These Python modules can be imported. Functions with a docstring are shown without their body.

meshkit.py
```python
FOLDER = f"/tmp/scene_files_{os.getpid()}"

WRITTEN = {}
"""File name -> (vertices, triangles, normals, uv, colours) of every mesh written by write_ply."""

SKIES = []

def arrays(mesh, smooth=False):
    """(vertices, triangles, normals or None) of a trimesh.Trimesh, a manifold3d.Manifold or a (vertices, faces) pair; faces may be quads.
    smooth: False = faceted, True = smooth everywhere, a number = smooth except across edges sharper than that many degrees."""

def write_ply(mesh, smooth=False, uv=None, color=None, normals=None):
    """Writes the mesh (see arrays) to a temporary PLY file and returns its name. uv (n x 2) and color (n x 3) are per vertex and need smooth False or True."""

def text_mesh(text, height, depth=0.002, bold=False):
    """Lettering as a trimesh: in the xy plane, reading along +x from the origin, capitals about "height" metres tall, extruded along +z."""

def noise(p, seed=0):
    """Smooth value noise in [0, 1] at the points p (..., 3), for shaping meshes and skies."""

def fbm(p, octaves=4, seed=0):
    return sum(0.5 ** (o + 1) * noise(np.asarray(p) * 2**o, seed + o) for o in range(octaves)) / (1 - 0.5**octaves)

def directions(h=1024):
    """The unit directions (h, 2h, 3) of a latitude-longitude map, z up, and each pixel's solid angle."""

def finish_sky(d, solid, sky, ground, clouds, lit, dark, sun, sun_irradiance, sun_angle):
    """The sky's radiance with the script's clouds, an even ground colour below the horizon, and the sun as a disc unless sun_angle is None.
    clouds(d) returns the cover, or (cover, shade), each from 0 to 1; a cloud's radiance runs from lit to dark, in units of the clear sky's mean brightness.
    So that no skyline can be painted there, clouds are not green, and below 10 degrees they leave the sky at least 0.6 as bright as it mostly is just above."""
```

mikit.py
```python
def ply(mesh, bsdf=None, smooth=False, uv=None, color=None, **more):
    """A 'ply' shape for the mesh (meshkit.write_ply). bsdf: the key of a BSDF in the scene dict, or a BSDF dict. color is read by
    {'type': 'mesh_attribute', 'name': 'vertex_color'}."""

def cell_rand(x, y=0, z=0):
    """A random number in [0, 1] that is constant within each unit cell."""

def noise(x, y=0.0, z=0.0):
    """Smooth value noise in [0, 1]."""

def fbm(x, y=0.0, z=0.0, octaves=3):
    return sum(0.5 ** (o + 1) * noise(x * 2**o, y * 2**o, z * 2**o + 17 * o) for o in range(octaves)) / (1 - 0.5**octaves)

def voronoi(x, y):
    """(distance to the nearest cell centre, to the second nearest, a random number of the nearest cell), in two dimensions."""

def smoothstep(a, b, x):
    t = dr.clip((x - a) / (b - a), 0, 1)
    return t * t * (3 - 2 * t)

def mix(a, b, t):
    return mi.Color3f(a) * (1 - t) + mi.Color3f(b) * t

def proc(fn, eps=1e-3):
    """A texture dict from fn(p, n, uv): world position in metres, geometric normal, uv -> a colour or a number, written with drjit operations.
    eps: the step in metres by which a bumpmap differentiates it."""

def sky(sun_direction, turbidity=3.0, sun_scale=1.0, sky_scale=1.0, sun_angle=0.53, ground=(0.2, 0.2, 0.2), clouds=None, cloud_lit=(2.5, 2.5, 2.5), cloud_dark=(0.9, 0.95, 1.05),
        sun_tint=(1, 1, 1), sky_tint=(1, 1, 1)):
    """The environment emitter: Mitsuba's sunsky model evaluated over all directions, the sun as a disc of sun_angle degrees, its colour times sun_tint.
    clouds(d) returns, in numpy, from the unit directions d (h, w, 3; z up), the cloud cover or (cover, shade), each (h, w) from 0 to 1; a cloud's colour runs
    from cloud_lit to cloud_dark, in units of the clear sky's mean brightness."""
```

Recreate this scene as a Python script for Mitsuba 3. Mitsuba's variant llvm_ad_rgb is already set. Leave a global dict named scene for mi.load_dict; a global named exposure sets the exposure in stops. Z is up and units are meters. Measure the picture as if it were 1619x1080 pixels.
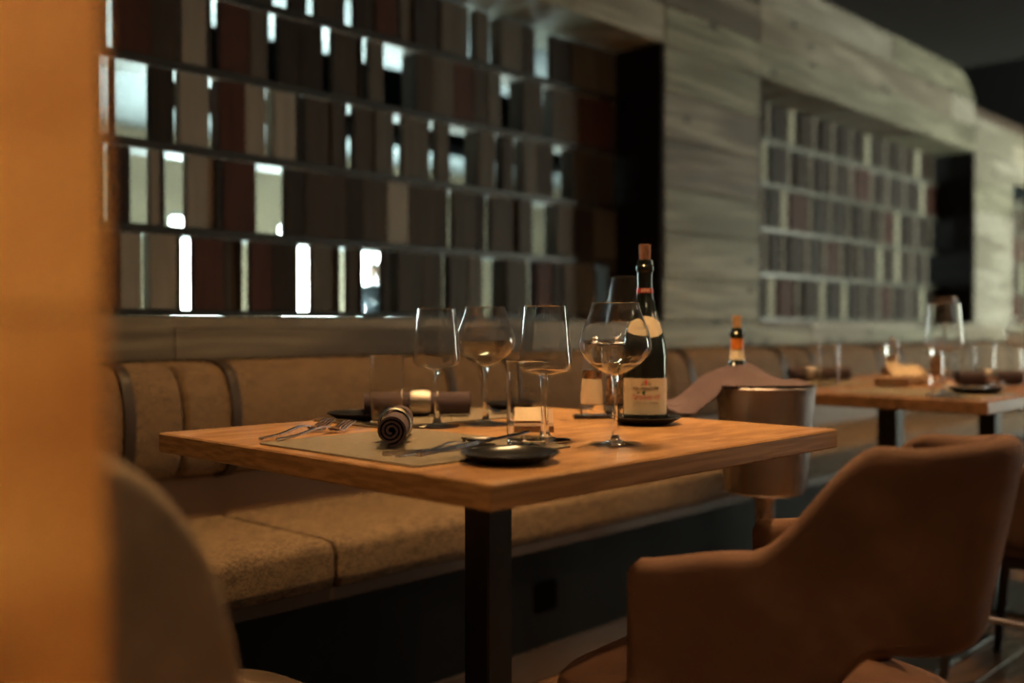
import math, random
import numpy as np, trimesh, manifold3d as m3, drjit as dr, mitsuba as mi, mikit, meshkit
from shapely import geometry as sg, affinity
from shapely.ops import unary_union

T = mi.ScalarTransform4f
scene, labels = {}, {}
random.seed(7); rng = np.random.default_rng(7)

# ------------------------------------------------------------------ camera, light, exposure
exposure = 3.0
PITCH = math.atan(22 / 1574)
FX, FY = math.cos(math.radians(44)), math.sin(math.radians(44))
scene['camera'] = {'type': 'thinlens', 'fov': 54.43, 'fov_axis': 'x', 'aperture_radius': 0.0100, 'focus_distance': 1.56,
                   'near_clip': 0.02, 'far_clip': 100.0,
                   'to_world': T().look_at(origin=[0, 0, .925], target=[FX * math.cos(PITCH), FY * math.cos(PITCH), .925 - math.sin(PITCH)], up=[0, 0, 1])}
SPOT = np.array([1.0, .62, .27])          # warm ceiling spot lamps
DAY = np.array([.93, 1.0, .82])           # daylight in the dining room windows
L_PENDANT = 11.0
L_TABLE, L_POST, L_DAY, L_BACK, L_LAMP = 275.0, 470.0, 3.0, 10.0, 14.0
WALL_Y, SCREEN_Y, CEIL = 2.25, 2.466, 2.49

# ------------------------------------------------------------------ helpers
_plain = {}
def rgb(c): return {'type': 'rgb', 'value': [float(x) for x in c]}
def numbered(key):
    if key not in scene and key not in labels and not any(k.startswith(key + '__') for k in scene): return key
    n = 1
    while f'{key}_{n:03d}' in scene or f'{key}_{n:03d}' in labels or f'{key}_{n:03d}' in _roots: n += 1
    return f'{key}_{n:03d}'
_roots = set()
_count = {}
def obj(name, mesh, mat, parent=None, smooth=False, **kw):
    base = name if parent is None else f'{parent}__{name}'
    n = _count.get(base, 0); _count[base] = n + 1
    key = base if n == 0 else f'{base}_{n:03d}'
    scene[key] = mesh if isinstance(mesh, dict) else mikit.ply(mesh, mat, smooth, **kw)
    return key
def thing(name, label, cat, group=None):
    n = _count.get(name, 0); _count[name] = n + 1
    key = name if n == 0 else f'{name}_{n:03d}'
    labels[key] = {'label': label, 'category': cat}
    if group: labels[key]['group'] = group
    return key
def tag(key, label, cat=None, group=None, kind=None):
    d = labels.setdefault(key, {}); d['label'] = label
    if cat: d['category'] = cat
    if group: d['group'] = group
    if kind: d['kind'] = kind
    return key
def struct(key, label=None):
    labels.setdefault(key, {})['kind'] = 'structure'
    if label: labels[key]['label'] = label
    return key
def cat(*ms): return trimesh.util.concatenate([m for m in ms])
def bx(x0, x1, y0, y1, z0, z1, b=0.0):
    """box between the given planes, edges chamfered by b"""
    if b <= 0:
        m = trimesh.creation.box(extents=[x1 - x0, y1 - y0, z1 - z0])
    else:
        h = np.array([x1 - x0, y1 - y0, z1 - z0]) / 2
        p = [[sx * (h[0] - (a != 0) * b), sy * (h[1] - (a != 1) * b), sz * (h[2] - (a != 2) * b)] for a in range(3) for sx in (-1, 1) for sy in (-1, 1) for sz in (-1, 1)]
        m = trimesh.convex.convex_hull(np.array(p))
    m.apply_translation([(x0 + x1) / 2, (y0 + y1) / 2, (z0 + z1) / 2]); return m
def xf(m, loc=(0, 0, 0), rz=0.0, rx=0.0, ry=0.0, s=1.0):
    m = m.copy()
    if s != 1.0: m.apply_scale(s)
    for a, ax in ((rx, [1, 0, 0]), (ry, [0, 1, 0]), (rz, [0, 0, 1])):
        if a: m.apply_transform(trimesh.transformations.rotation_matrix(a, ax))
    m.apply_translation(loc); return m
def lathe(prof, n=64, closed=False):
    """revolve (r, z) points about z; starts and ends on the axis, or is a closed ring when closed"""
    prof = [(max(r, 0.0), z) for r, z in prof]
    V, F, rows = [], [], []
    for r, z in prof:
        if r < 1e-7: rows.append([len(V)]); V.append((0, 0, z))
        else:
            rows.append(list(range(len(V), len(V) + n)))
            V += [(r * math.cos(2 * math.pi * k / n), r * math.sin(2 * math.pi * k / n), z) for k in range(n)]
    pairs = list(zip(rows[:-1], rows[1:])) + ([(rows[-1], rows[0])] if closed else [])
    for a, b in pairs:
        for k in range(n):
            k2 = (k + 1) % n
            if len(a) == 1 and len(b) == 1: break
            if len(a) == 1: F.append((a[0], b[k2], b[k]))
            elif len(b) == 1: F.append((a[k], a[k2], b[0]))
            else: F += [(a[k], a[k2], b[k2]), (a[k], b[k2], b[k])]
    m = trimesh.Trimesh(np.array(V), np.array(F), process=False)
    if m.volume < 0: m.invert()
    return m
def spline(pts, n):
    """smooth curve through the points (centripetal parameter, natural cubic)"""
    from scipy.interpolate import PchipInterpolator, CubicSpline
    p = np.array(pts, float); d = np.r_[0, np.cumsum(np.linalg.norm(np.diff(p, axis=0), axis=1) ** .5 + 1e-9)]
    return CubicSpline(d, p, bc_type='natural')(np.linspace(0, d[-1], n))
def loft(rings, cap=True):
    rings = [np.asarray(r, float) for r in rings]; n = len(rings[0]); V = np.vstack(rings); F = []
    for i in range(len(rings) - 1):
        for k in range(n):
            a, b, c, d = i * n + k, i * n + (k + 1) % n, (i + 1) * n + (k + 1) % n, (i + 1) * n + k
            F += [(a, b, c), (a, c, d)]
    if cap:
        for i, fl in ((0, True), (len(rings) - 1, False)):
            c = len(V); V = np.vstack([V, rings[i].mean(0)])
            for k in range(n):
                t = (i * n + k, i * n + (k + 1) % n, c); F.append(t[::-1] if fl else t)
    m = trimesh.Trimesh(V, np.array(F), process=False)
    if m.volume < 0: m.invert()
    return m
def tube(path, r, n=10):
    path = np.array(path, float); rs = np.broadcast_to(np.asarray(r, float), len(path)); rings = []
    up = np.array([0, 0, 1.0])
    for i, p in enumerate(path):
        t = path[min(i + 1, len(path) - 1)] - path[max(i - 1, 0)]; t /= np.linalg.norm(t)
        u = np.cross(t, up if abs(t[2]) < .95 else [1, 0, 0]); u /= np.linalg.norm(u); v = np.cross(t, u)
        rings.append([p + rs[i] * (math.cos(a) * u + math.sin(a) * v) for a in np.linspace(0, 2 * math.pi, n, endpoint=False)])
    return loft(rings)
def prism(poly, h):
    polys = getattr(poly, 'geoms', [poly])
    return cat(*[trimesh.creation.extrude_polygon(g, h, engine='earcut') for g in polys if g.area > 1e-7])
def hull(pts): return trimesh.convex.convex_hull(np.array(pts))

# ------------------------------------------------------------------ materials
def principled(c, rough=.5, **kw):
    return {'type': 'twosided', 'b': {'type': 'principled', 'base_color': c if isinstance(c, dict) else rgb(c), 'roughness': rough, **kw}}
def M(key, d): scene['mat_' + key] = d; return 'mat_' + key
P = mikit.proc
nz, fb, mixc, sst = mikit.noise, mikit.fbm, mikit.mix, mikit.smoothstep
def old_wood(a, b, c, seed):
    def fn(p, n, uv):
        l = p.x + p.y
        g = fb(l * 3.2 + seed * 9, p.z * 55 + 2.5 * nz(l * 3.1, p.z * 9, seed), seed * 3.0, 4)
        g2 = fb(l * 1.1 + seed, p.z * 9, seed * 7.0, 3)
        kx, kz = l * 3.2 + seed * 2.3, p.z * 7.5
        d, _, w = mikit.voronoi(kx, kz)
        knot = sst(.16, .04, d) * sst(.55, .6, w)
        col = mixc(a, b, sst(.27, .73, g)); col = mixc(col, c, sst(.46, .68, g2) * .9)
        return mixc(col, mi.Color3f(.035, .025, .018), knot * .85)
    return P(fn)
WALLMATS = [M(f'old_board_{i}', principled(old_wood(a, b, c, i + 1.3), .62, specular=.35)) for i, (a, b, c) in enumerate([
    ((.17, .145, .11), (.31, .275, .215), (.11, .085, .06)), ((.25, .215, .16), (.40, .365, .285), (.19, .155, .11)),
    ((.115, .09, .062), (.20, .165, .12), (.08, .06, .042)), ((.26, .235, .185), (.40, .375, .31), (.2, .18, .13)), ((.17, .158, .105), (.30, .283, .205), (.11, .10, .062))])]
def wood(a, b, fx, fy, fz, rough, **kw):
    def fn(p, n, uv):
        g = fb(p.x * fx + nz(p.x * 2, p.y * 2, p.z * 2) * 2, p.y * fy, p.z * fz, 4)
        return mixc(a, b, sst(.3, .7, g))
    return principled(P(fn), rough, **kw)
OAK = M('table_oak', wood((.255, .122, .046), (.355, .188, .078), 9, 34, 190, .3, specular=.5, clearcoat=.6, clearcoat_gloss=.9))
OAK2 = M('table_walnut', wood((.15, .065, .03), (.25, .115, .05), 5, 60, 60, .32, specular=.5, clearcoat=.3, clearcoat_gloss=.7))
def post_fn(p, n, uv):
    l = p.x - p.y
    g = fb(l * 4, p.z * 16 + nz(l * 6, p.z * 4), 3.0, 4); kn = sst(.07, .01, dr.sqrt(dr.square((p.z - .79) * 1.6) + dr.square(l + .315)))
    return mixc(mixc(mi.Color3f(.37, .16, .043), mi.Color3f(.70, .39, .135), sst(.25, .72, .6 * g + .4 * nz(l * 5, p.z * 7))), mi.Color3f(.12, .05, .02), kn * .8)
POSTWOOD = M('post_pine', principled(P(post_fn), .55))
FLOOR = M('floor_oak', wood((.10, .05, .025), (.18, .095, .05), 6, 50, 6, .4, specular=.4))
def tweed_fn(p, n, uv):
    w = nz(p.x * 330, p.y * 330, p.z * 330); w2 = nz(p.x * 36, p.y * 36, p.z * 90); ln = .5 + .5 * dr.sin(p.z * 1500 + p.y * 600)
    return mixc(mixc(mi.Color3f(.06, .034, .018), mi.Color3f(.27, .165, .085), sst(.25, .8, w * .6 + ln * .25 + w2 * .15)), mi.Color3f(.14, .09, .05), w2 * .45)
TWEED = M('tweed', principled(P(tweed_fn), .9, sheen=.4))
TWEED_SEAT = M('tweed_seat', principled(P(lambda p, n, uv: mixc(mi.Color3f(.085, .052, .03), mi.Color3f(.22, .145, .08), sst(.25, .75, .55 * nz(p.x * 260, p.y * 260, p.z * 260) + .45 * fb(p.x * 60, p.y * 60, p.z * 60)))), .9, sheen=.3))
STRAP = M('strap_leather', principled((.035, .02, .014), .5))
PANEL = M('brown_leather', principled((.16, .085, .045), .55))
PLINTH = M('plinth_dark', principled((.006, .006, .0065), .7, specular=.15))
TRIM = M('walnut_trim', principled((.075, .048, .032), .5))
def velvet(c, c2):
    return principled(P(lambda p, n, uv: mixc(c, c2, sst(.35, .7, fb(p.x * 9, p.y * 9, p.z * 9, 4)) * .8 + nz(p.x * 400, p.y * 400, p.z * 400) * .2)), .75, sheen=.7, sheen_tint=.6, specular=.25)
RUST = M('rust_velvet', velvet((.105, .050, .032), (.175, .090, .058)))
BEIGE = M('beige_velvet', velvet((.25, .17, .105), (.37, .26, .17)))
DARKCHAIR = M('dark_leather', principled((.05, .022, .015), .5))
BLACKMETAL = M('black_steel', principled((.012, .012, .013), .42, specular=.5))
BLACKPLATE = M('black_stoneware', principled((.012, .011, .012), .22, specular=.5))
STEEL = M('cutlery_steel', {'type': 'twosided', 'b': {'type': 'roughconductor', 'material': 'Cr', 'alpha': .2, 'specular_reflectance': rgb((1, .98, .95))}})
DARKSTEEL = M('blade_steel', {'type': 'twosided', 'b': {'type': 'roughconductor', 'material': 'Cr', 'alpha': .2, 'specular_reflectance': rgb((.45, .45, .5))}})
BRUSHED = M('brushed_steel', {'type': 'twosided', 'b': {'type': 'roughconductor', 'material': 'Cr', 'alpha': .28, 'specular_reflectance': rgb((.85, .78, .7))}})
RING = M('ring_steel', {'type': 'twosided', 'b': {'type': 'roughconductor', 'material': 'Cr', 'alpha': .3, 'specular_reflectance': rgb((.62, .56, .46))}})
BRASS = M('brass', {'type': 'twosided', 'b': {'type': 'roughconductor', 'material': 'Cu', 'alpha': .2, 'specular_reflectance': rgb((.85, .8, .6))}})
COPPER = M('copper', {'type': 'twosided', 'b': {'type': 'roughconductor', 'material': 'Cu', 'alpha': .3}})
NAPKIN = M('plum_cloth', principled(P(lambda p, n, uv: mixc(mi.Color3f(.042, .025, .030), mi.Color3f(.066, .040, .046), nz(p.x * 600, p.y * 600, p.z * 600))), .9, sheen=.3))
MAUVE = M('mauve_cloth', principled(P(lambda p, n, uv: mixc(mi.Color3f(.072, .044, .049), mi.Color3f(.105, .066, .071), nz(p.x * 600, p.y * 600, p.z * 600))), .85, sheen=.3))
LINING = M('cloth_black', principled((.015, .012, .013), .8))
MAT = M('placemat_taupe', principled(P(lambda p, n, uv: mixc(mi.Color3f(.16, .125, .085), mi.Color3f(.20, .16, .11), fb(p.x * 150, p.y * 150, 1.0))), .45, specular=.45))
GLASS = M('clear_glass', {'type': 'dielectric', 'int_ior': 1.5})
BOTTLE = M('bottle_glass', principled((.006, .010, .008), .06, specular=.6, clearcoat=1.0, clearcoat_gloss=.95))
PAPER = M('label_paper', principled((.72, .60, .43), .7))
INK_BLACK = M('ink_black', principled((.05, .03, .03), .7)); INK_RED = M('ink_red', principled((.55, .06, .05), .6)); INK_GREY = M('ink_grey', principled((.33, .25, .17), .7)); INK_GREEN = M('ink_green', principled((.03, .12, .04), .7))
CAPSULE = M('capsule_orange', principled((.75, .21, .03), .35)); CORK = M('cork', principled(P(lambda p, n, uv: mixc(mi.Color3f(.42, .22, .10), mi.Color3f(.62, .36, .18), fb(p.x * 300, p.y * 300, p.z * 300))), .8)); CORKRED = M('cork_dark', principled(P(lambda p, n, uv: mixc(mi.Color3f(.22, .10, .06), mi.Color3f(.36, .17, .10), fb(p.x * 300, p.y * 300, p.z * 300))), .7))
REDBAND = M('red_band', principled((.5, .04, .03), .4))
SALT = M('salt', principled((.8, .66, .48), .9)); PEPPER = M('pepper', principled(P(lambda p, n, uv: mixc(mi.Color3f(.05, .025, .015), mi.Color3f(.36, .19, .09), sst(.45, .6, nz(p.x * 330, p.y * 330, p.z * 330)))), .8))
BLOCKWOOD = M('block_wood', principled((.26, .14, .07), .6)); CARD = M('cream_card', principled((.58, .44, .29), .7))
CEILING = M('ceiling_grey', principled((.045, .047, .05), .9, specular=.1)); BLACK = M('void_black', principled((.004, .004, .004), .95, specular=0.0))
PLASTER = M('room_plaster', principled((.30, .26, .21), .85)); CREAM = M('cream_plaster', principled((.40, .33, .235), .8)); WHITEP = M('white_ceiling', principled((.10, .108, .112), .6)); BACKFLOOR = M('pale_floor', principled((.55, .5, .43), .35))
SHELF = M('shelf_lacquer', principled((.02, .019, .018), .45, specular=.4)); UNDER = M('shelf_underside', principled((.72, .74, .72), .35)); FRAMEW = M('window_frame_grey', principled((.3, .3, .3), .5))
SKIN = M('skin', principled((.55, .33, .24), .6)); HAIR = M('hair_brown', principled((.06, .035, .02), .6)); SHIRT = M('shirt_dark', principled((.03, .04, .05), .8)); TROUSER = M('trousers', principled((.03, .03, .035), .8)); SHOE = M('shoe', principled((.02, .015, .012), .4))

def stain(a, b, s):
    return principled(P(lambda p, n, uv: mixc(a, b, fb((p.x - p.y) * 45 + s, p.y * 45, p.z * 4 + s, 3))), .6, specular=.15)
STAINS = {k: M('block_' + n, stain(a, b, s)) for k, n, a, b, s in (('L', 'grey_oak', (.23, .20, .165), (.34, .305, .255), 1.), ('M', 'brown_oak', (.078, .067, .056), (.13, .114, .095), 5.), ('N', 'smoked_oak', (.042, .033, .026), (.075, .06, .047), 21.), ('D', 'dark_walnut', (.022, .016, .013), (.042, .03, .023), 9.), ('E', 'espresso_oak', (.026, .017, .012), (.045, .030, .021), 29.), ('R', 'red_walnut', (.050, .020, .015), (.085, .035, .025), 13.), ('W', 'pale_oak', (.34, .33, .25), (.46, .44, .34), 17.))}
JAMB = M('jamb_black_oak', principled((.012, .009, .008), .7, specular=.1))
def emitter(L, tint): return {'type': 'area', 'radiance': rgb(np.asarray(tint) * L)}

# ------------------------------------------------------------------ room shell
fl = struct(obj('floor', bx(-3.2, 11.2, -3.7, 2.66, -.1, -.012), BLACK), 'dark oak plank floor of the dining room')
for i, y in enumerate(np.arange(-1.0, 2.2, .16)):
    x = -.6 - (i % 3) * .5
    while x < 6.5:
        L = 1.3 + .4 * random.random()
        obj('plank', bx(x + .0015, x + L - .0015, y + .0015, y + .1585, -.012, 0, .0015), FLOOR, 'floor'); x += L
struct(obj('ceiling', bx(-3.2, 6.23, -3.7, 2.66, CEIL, CEIL + .9), CEILING), 'dark grey ceiling')
struct(obj('ceiling_upper', bx(6.23, 11.2, -3.7, 2.66, 3.3, 3.39), BLACK), 'black upper ceiling beyond the step')
struct(obj('wall_rear', bx(-3.3, -3.2, -3.7, 2.66, -.1, 3.39), PLASTER)); struct(obj('wall_end', bx(11.2, 11.3, -3.7, 2.66, -.1, 3.39), BLACK))

# opposite wall with tall daylight windows (behind the camera's side)
ow = struct('wall_window_side')
WINS = [(7.2, 8.1), (8.35, 9.25), (9.5, 10.4)]
WY = -1.25
xs = [-3.2] + [v for w in WINS for v in w] + [11.2]
cores = [bx(-3.2, 11.2, WY - .1, WY, -.1, .35), bx(-3.2, 11.2, WY - .1, WY, 2.3, 3.39)] + [bx(xs[i], xs[i + 1], WY - .1, WY, .35, 2.3) for i in range(0, len(xs), 2)]
struct(obj('wall_window_side', cat(*cores), PLASTER))
for i, (a, b) in enumerate(WINS):
    k = f'window_{i + 1}'; struct(k, 'tall daylight window')
    obj('frame', cat(bx(a, a + .06, WY - .06, WY + .02, .35, 2.3), bx(b - .06, b, WY - .06, WY + .02, .35, 2.3), bx(a, b, WY - .06, WY + .02, .35, .42), bx(a, b, WY - .06, WY + .02, 2.23, 2.3), bx((a + b) / 2 - .03, (a + b) / 2 + .03, WY - .06, WY + .02, .35, 2.3)), FRAMEW, k)
    pane = trimesh.Trimesh([[a, WY - .04, .35], [b, WY - .04, .35], [b, WY - .04, 2.3], [a, WY - .04, 2.3]], [[0, 2, 1], [0, 3, 2]], process=False)
    obj('pane', mikit.ply(pane, BLACK, False, emitter=emitter(L_DAY, DAY)), None, k)

# panelled wall with three openings
HEAD, SILL = 2.02, .951
OPEN = [(.57, 3.174, HEAD), (3.884, 6.486, HEAD), (7.2, 9.8, 1.9)]
wb = struct('wall_panelled', 'reclaimed grey timber wall behind the bench')
core = [bx(-3.2, 11.2, WALL_Y + .022, 2.65, -.1, SILL - .03)]
px = [-3.2] + [v for o in OPEN for v in o[:2]] + [11.2]
core += [bx(px[i], px[i + 1], WALL_Y + .022, 2.65, SILL - .03, 2.2) for i in range(0, len(px), 2)]
core += [bx(-3.2, 6.0, WALL_Y + .022, 2.65, HEAD + .022, 3.39), bx(6.0, 11.2, WALL_Y + .022, 2.65, HEAD + .022, 2.2), bx(6.0, 11.2, 2.5, 2.65, 2.2, 3.39)]
struct(obj('wall_panelled', cat(*core), BLACK))
end = [(6.10 + .39 * math.sin(a), 2.24 + .25 * math.cos(a)) for a in np.linspace(0, math.pi / 2, 10)]
face = sg.Polygon([(-.8, .5), (11.2, .5), (11.2, 2.24)] + end[::-1] + [(-.8, CEIL)])
face = face.difference(unary_union([sg.box(a, SILL, b, h) for a, b, h in OPEN]))
courses = [.50, .66, .845, .951, 1.12, 1.30, 1.47, 1.66, 1.84, 2.02, 2.17, 2.33, 2.50]
prng = random.Random(5)
joints_fixed = sorted([3.174, 3.884, 6.486, 7.2])
for i in range(len(courses) - 1):
    z0, z1 = courses[i], courses[i + 1]; x = -.8 - prng.random() * .4
    while x < 11.2:
        L = .55 + prng.random() * 1.0; x1 = x + L
        for jf in joints_fixed:                    # boards meet on the corners of the piers
            if z0 > .9 and x < jf - .05 < x1 + .12: x1 = jf; break
        q = sg.box(x + .0015, z0 + .0018, x1 - .0015, z1 - .0018).intersection(face)
        for g in getattr(q, 'geoms', [q]):
            if g.area < 4e-4 or g.geom_type != 'Polygon': continue
            t = .022 + prng.random() * .006
            if len(g.exterior.coords) == 5:
                a0, b0, a1, b1 = g.bounds; m = bx(a0, a1, WALL_Y + .022 - t, WALL_Y + .022, b0, b1, .0018)
            else:
                m = prism(g, t); m.apply_transform([[1, 0, 0, 0], [0, 0, -1, WALL_Y + .022], [0, 1, 0, 0], [0, 0, 0, 1]])
            pick = prng.choice([0, 1, 2, 4] if x < 3.8 else [1, 3, 3, 4])
            if z0 < .9 and x < 3: pick = prng.choice([0, 2, 2])
            obj('plank', m, WALLMATS[pick], 'wall_panelled')
        x = x1
# linings of the openings: jambs, head boards and sills
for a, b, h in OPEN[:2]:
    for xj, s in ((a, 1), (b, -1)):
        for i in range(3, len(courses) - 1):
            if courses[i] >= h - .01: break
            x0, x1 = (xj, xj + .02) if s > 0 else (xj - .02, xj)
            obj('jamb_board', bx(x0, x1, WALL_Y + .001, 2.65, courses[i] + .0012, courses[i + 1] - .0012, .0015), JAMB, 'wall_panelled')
    n = 3
    for j in range(n):
        xa, xb = a + (b - a) * j / n, a + (b - a) * (j + 1) / n
        obj('head_board', bx(xa + .001, xb - .001, WALL_Y + .001, 2.65, h, h + .022, .0015), WALLMATS[[2, 0, 4][j]], 'wall_panelled')
        obj('sill_board', bx(xa + .001, xb - .001, WALL_Y - .004, 2.65, SILL - .028, SILL, .002), WALLMATS[[2, 0, 2][j]], 'wall_panelled')
struct(obj('trim_1', bx(6.5, 11.2, WALL_Y + .05, 2.5, 2.24, 2.30, .01), TRIM), 'brown cornice on the lower far wall')
obj('moulding', bx(6.5, 11.2, WALL_Y + .08, 2.5, 2.30, 2.36, .01), TRIM, 'trim_1')

# ------------------------------------------------------------------ room behind the screens
struct(obj('floor_back', bx(-3, 20, 2.66, 11.2, -.1, 0), BACKFLOOR), 'pale floor of the room beyond')
struct(obj('ceiling_back', bx(-3, 20, 2.66, 11.2, 3.0, 3.1), WHITEP), 'white ceiling of the room beyond')
obj('beam', bx(2.9, 20, 5.4, 5.7, 2.25, 2.72), BLACK, 'ceiling_back')
BW = [(2.2, 3.1), (5.10, 5.75), (6.45, 7.33), (7.55, 8.3), (12.6, 13.2)]
xs = [-3] + [v for w in BW for v in w] + [20]
struct(obj('wall_back', cat(bx(-3, 20, 10, 10.1, 2.15, 3.1), *[bx(xs[i], xs[i + 1], 10, 10.1, 0, 2.15) for i in range(0, len(xs), 2)]), CREAM), 'cream wall of the room beyond')
struct(obj('wall_back_side', cat(bx(-3.1, -3, 2.66, 11.2, -.1, 3.1), bx(20, 20.1, 2.66, 11.2, -.1, 3.1)), CREAM))
for i, (a, b) in enumerate(BW):
    k = f'window_{i + 4}'; struct(k, 'bright window of the room beyond')
    obj('frame', cat(bx(a, a + .04, 10.02, 10.08, 0, 2.15), bx(b - .04, b, 10.02, 10.08, 0, 2.15), bx(a, b, 10.02, 10.08, 2.1, 2.15), bx(a, b, 10.02, 10.08, 0, .06), bx(a, b, 10.03, 10.07, 1.1, 1.13)), FRAMEW, k)
    pane = trimesh.Trimesh([[a, 10.06, 0], [b, 10.06, 0], [b, 10.06, 2.15], [a, 10.06, 2.15]], [[0, 1, 2], [0, 2, 3]], process=False)
    obj('pane', mikit.ply(pane, BLACK, False, emitter=emitter(L_BACK, (.72, 1.0, .97))), None, k)

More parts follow.
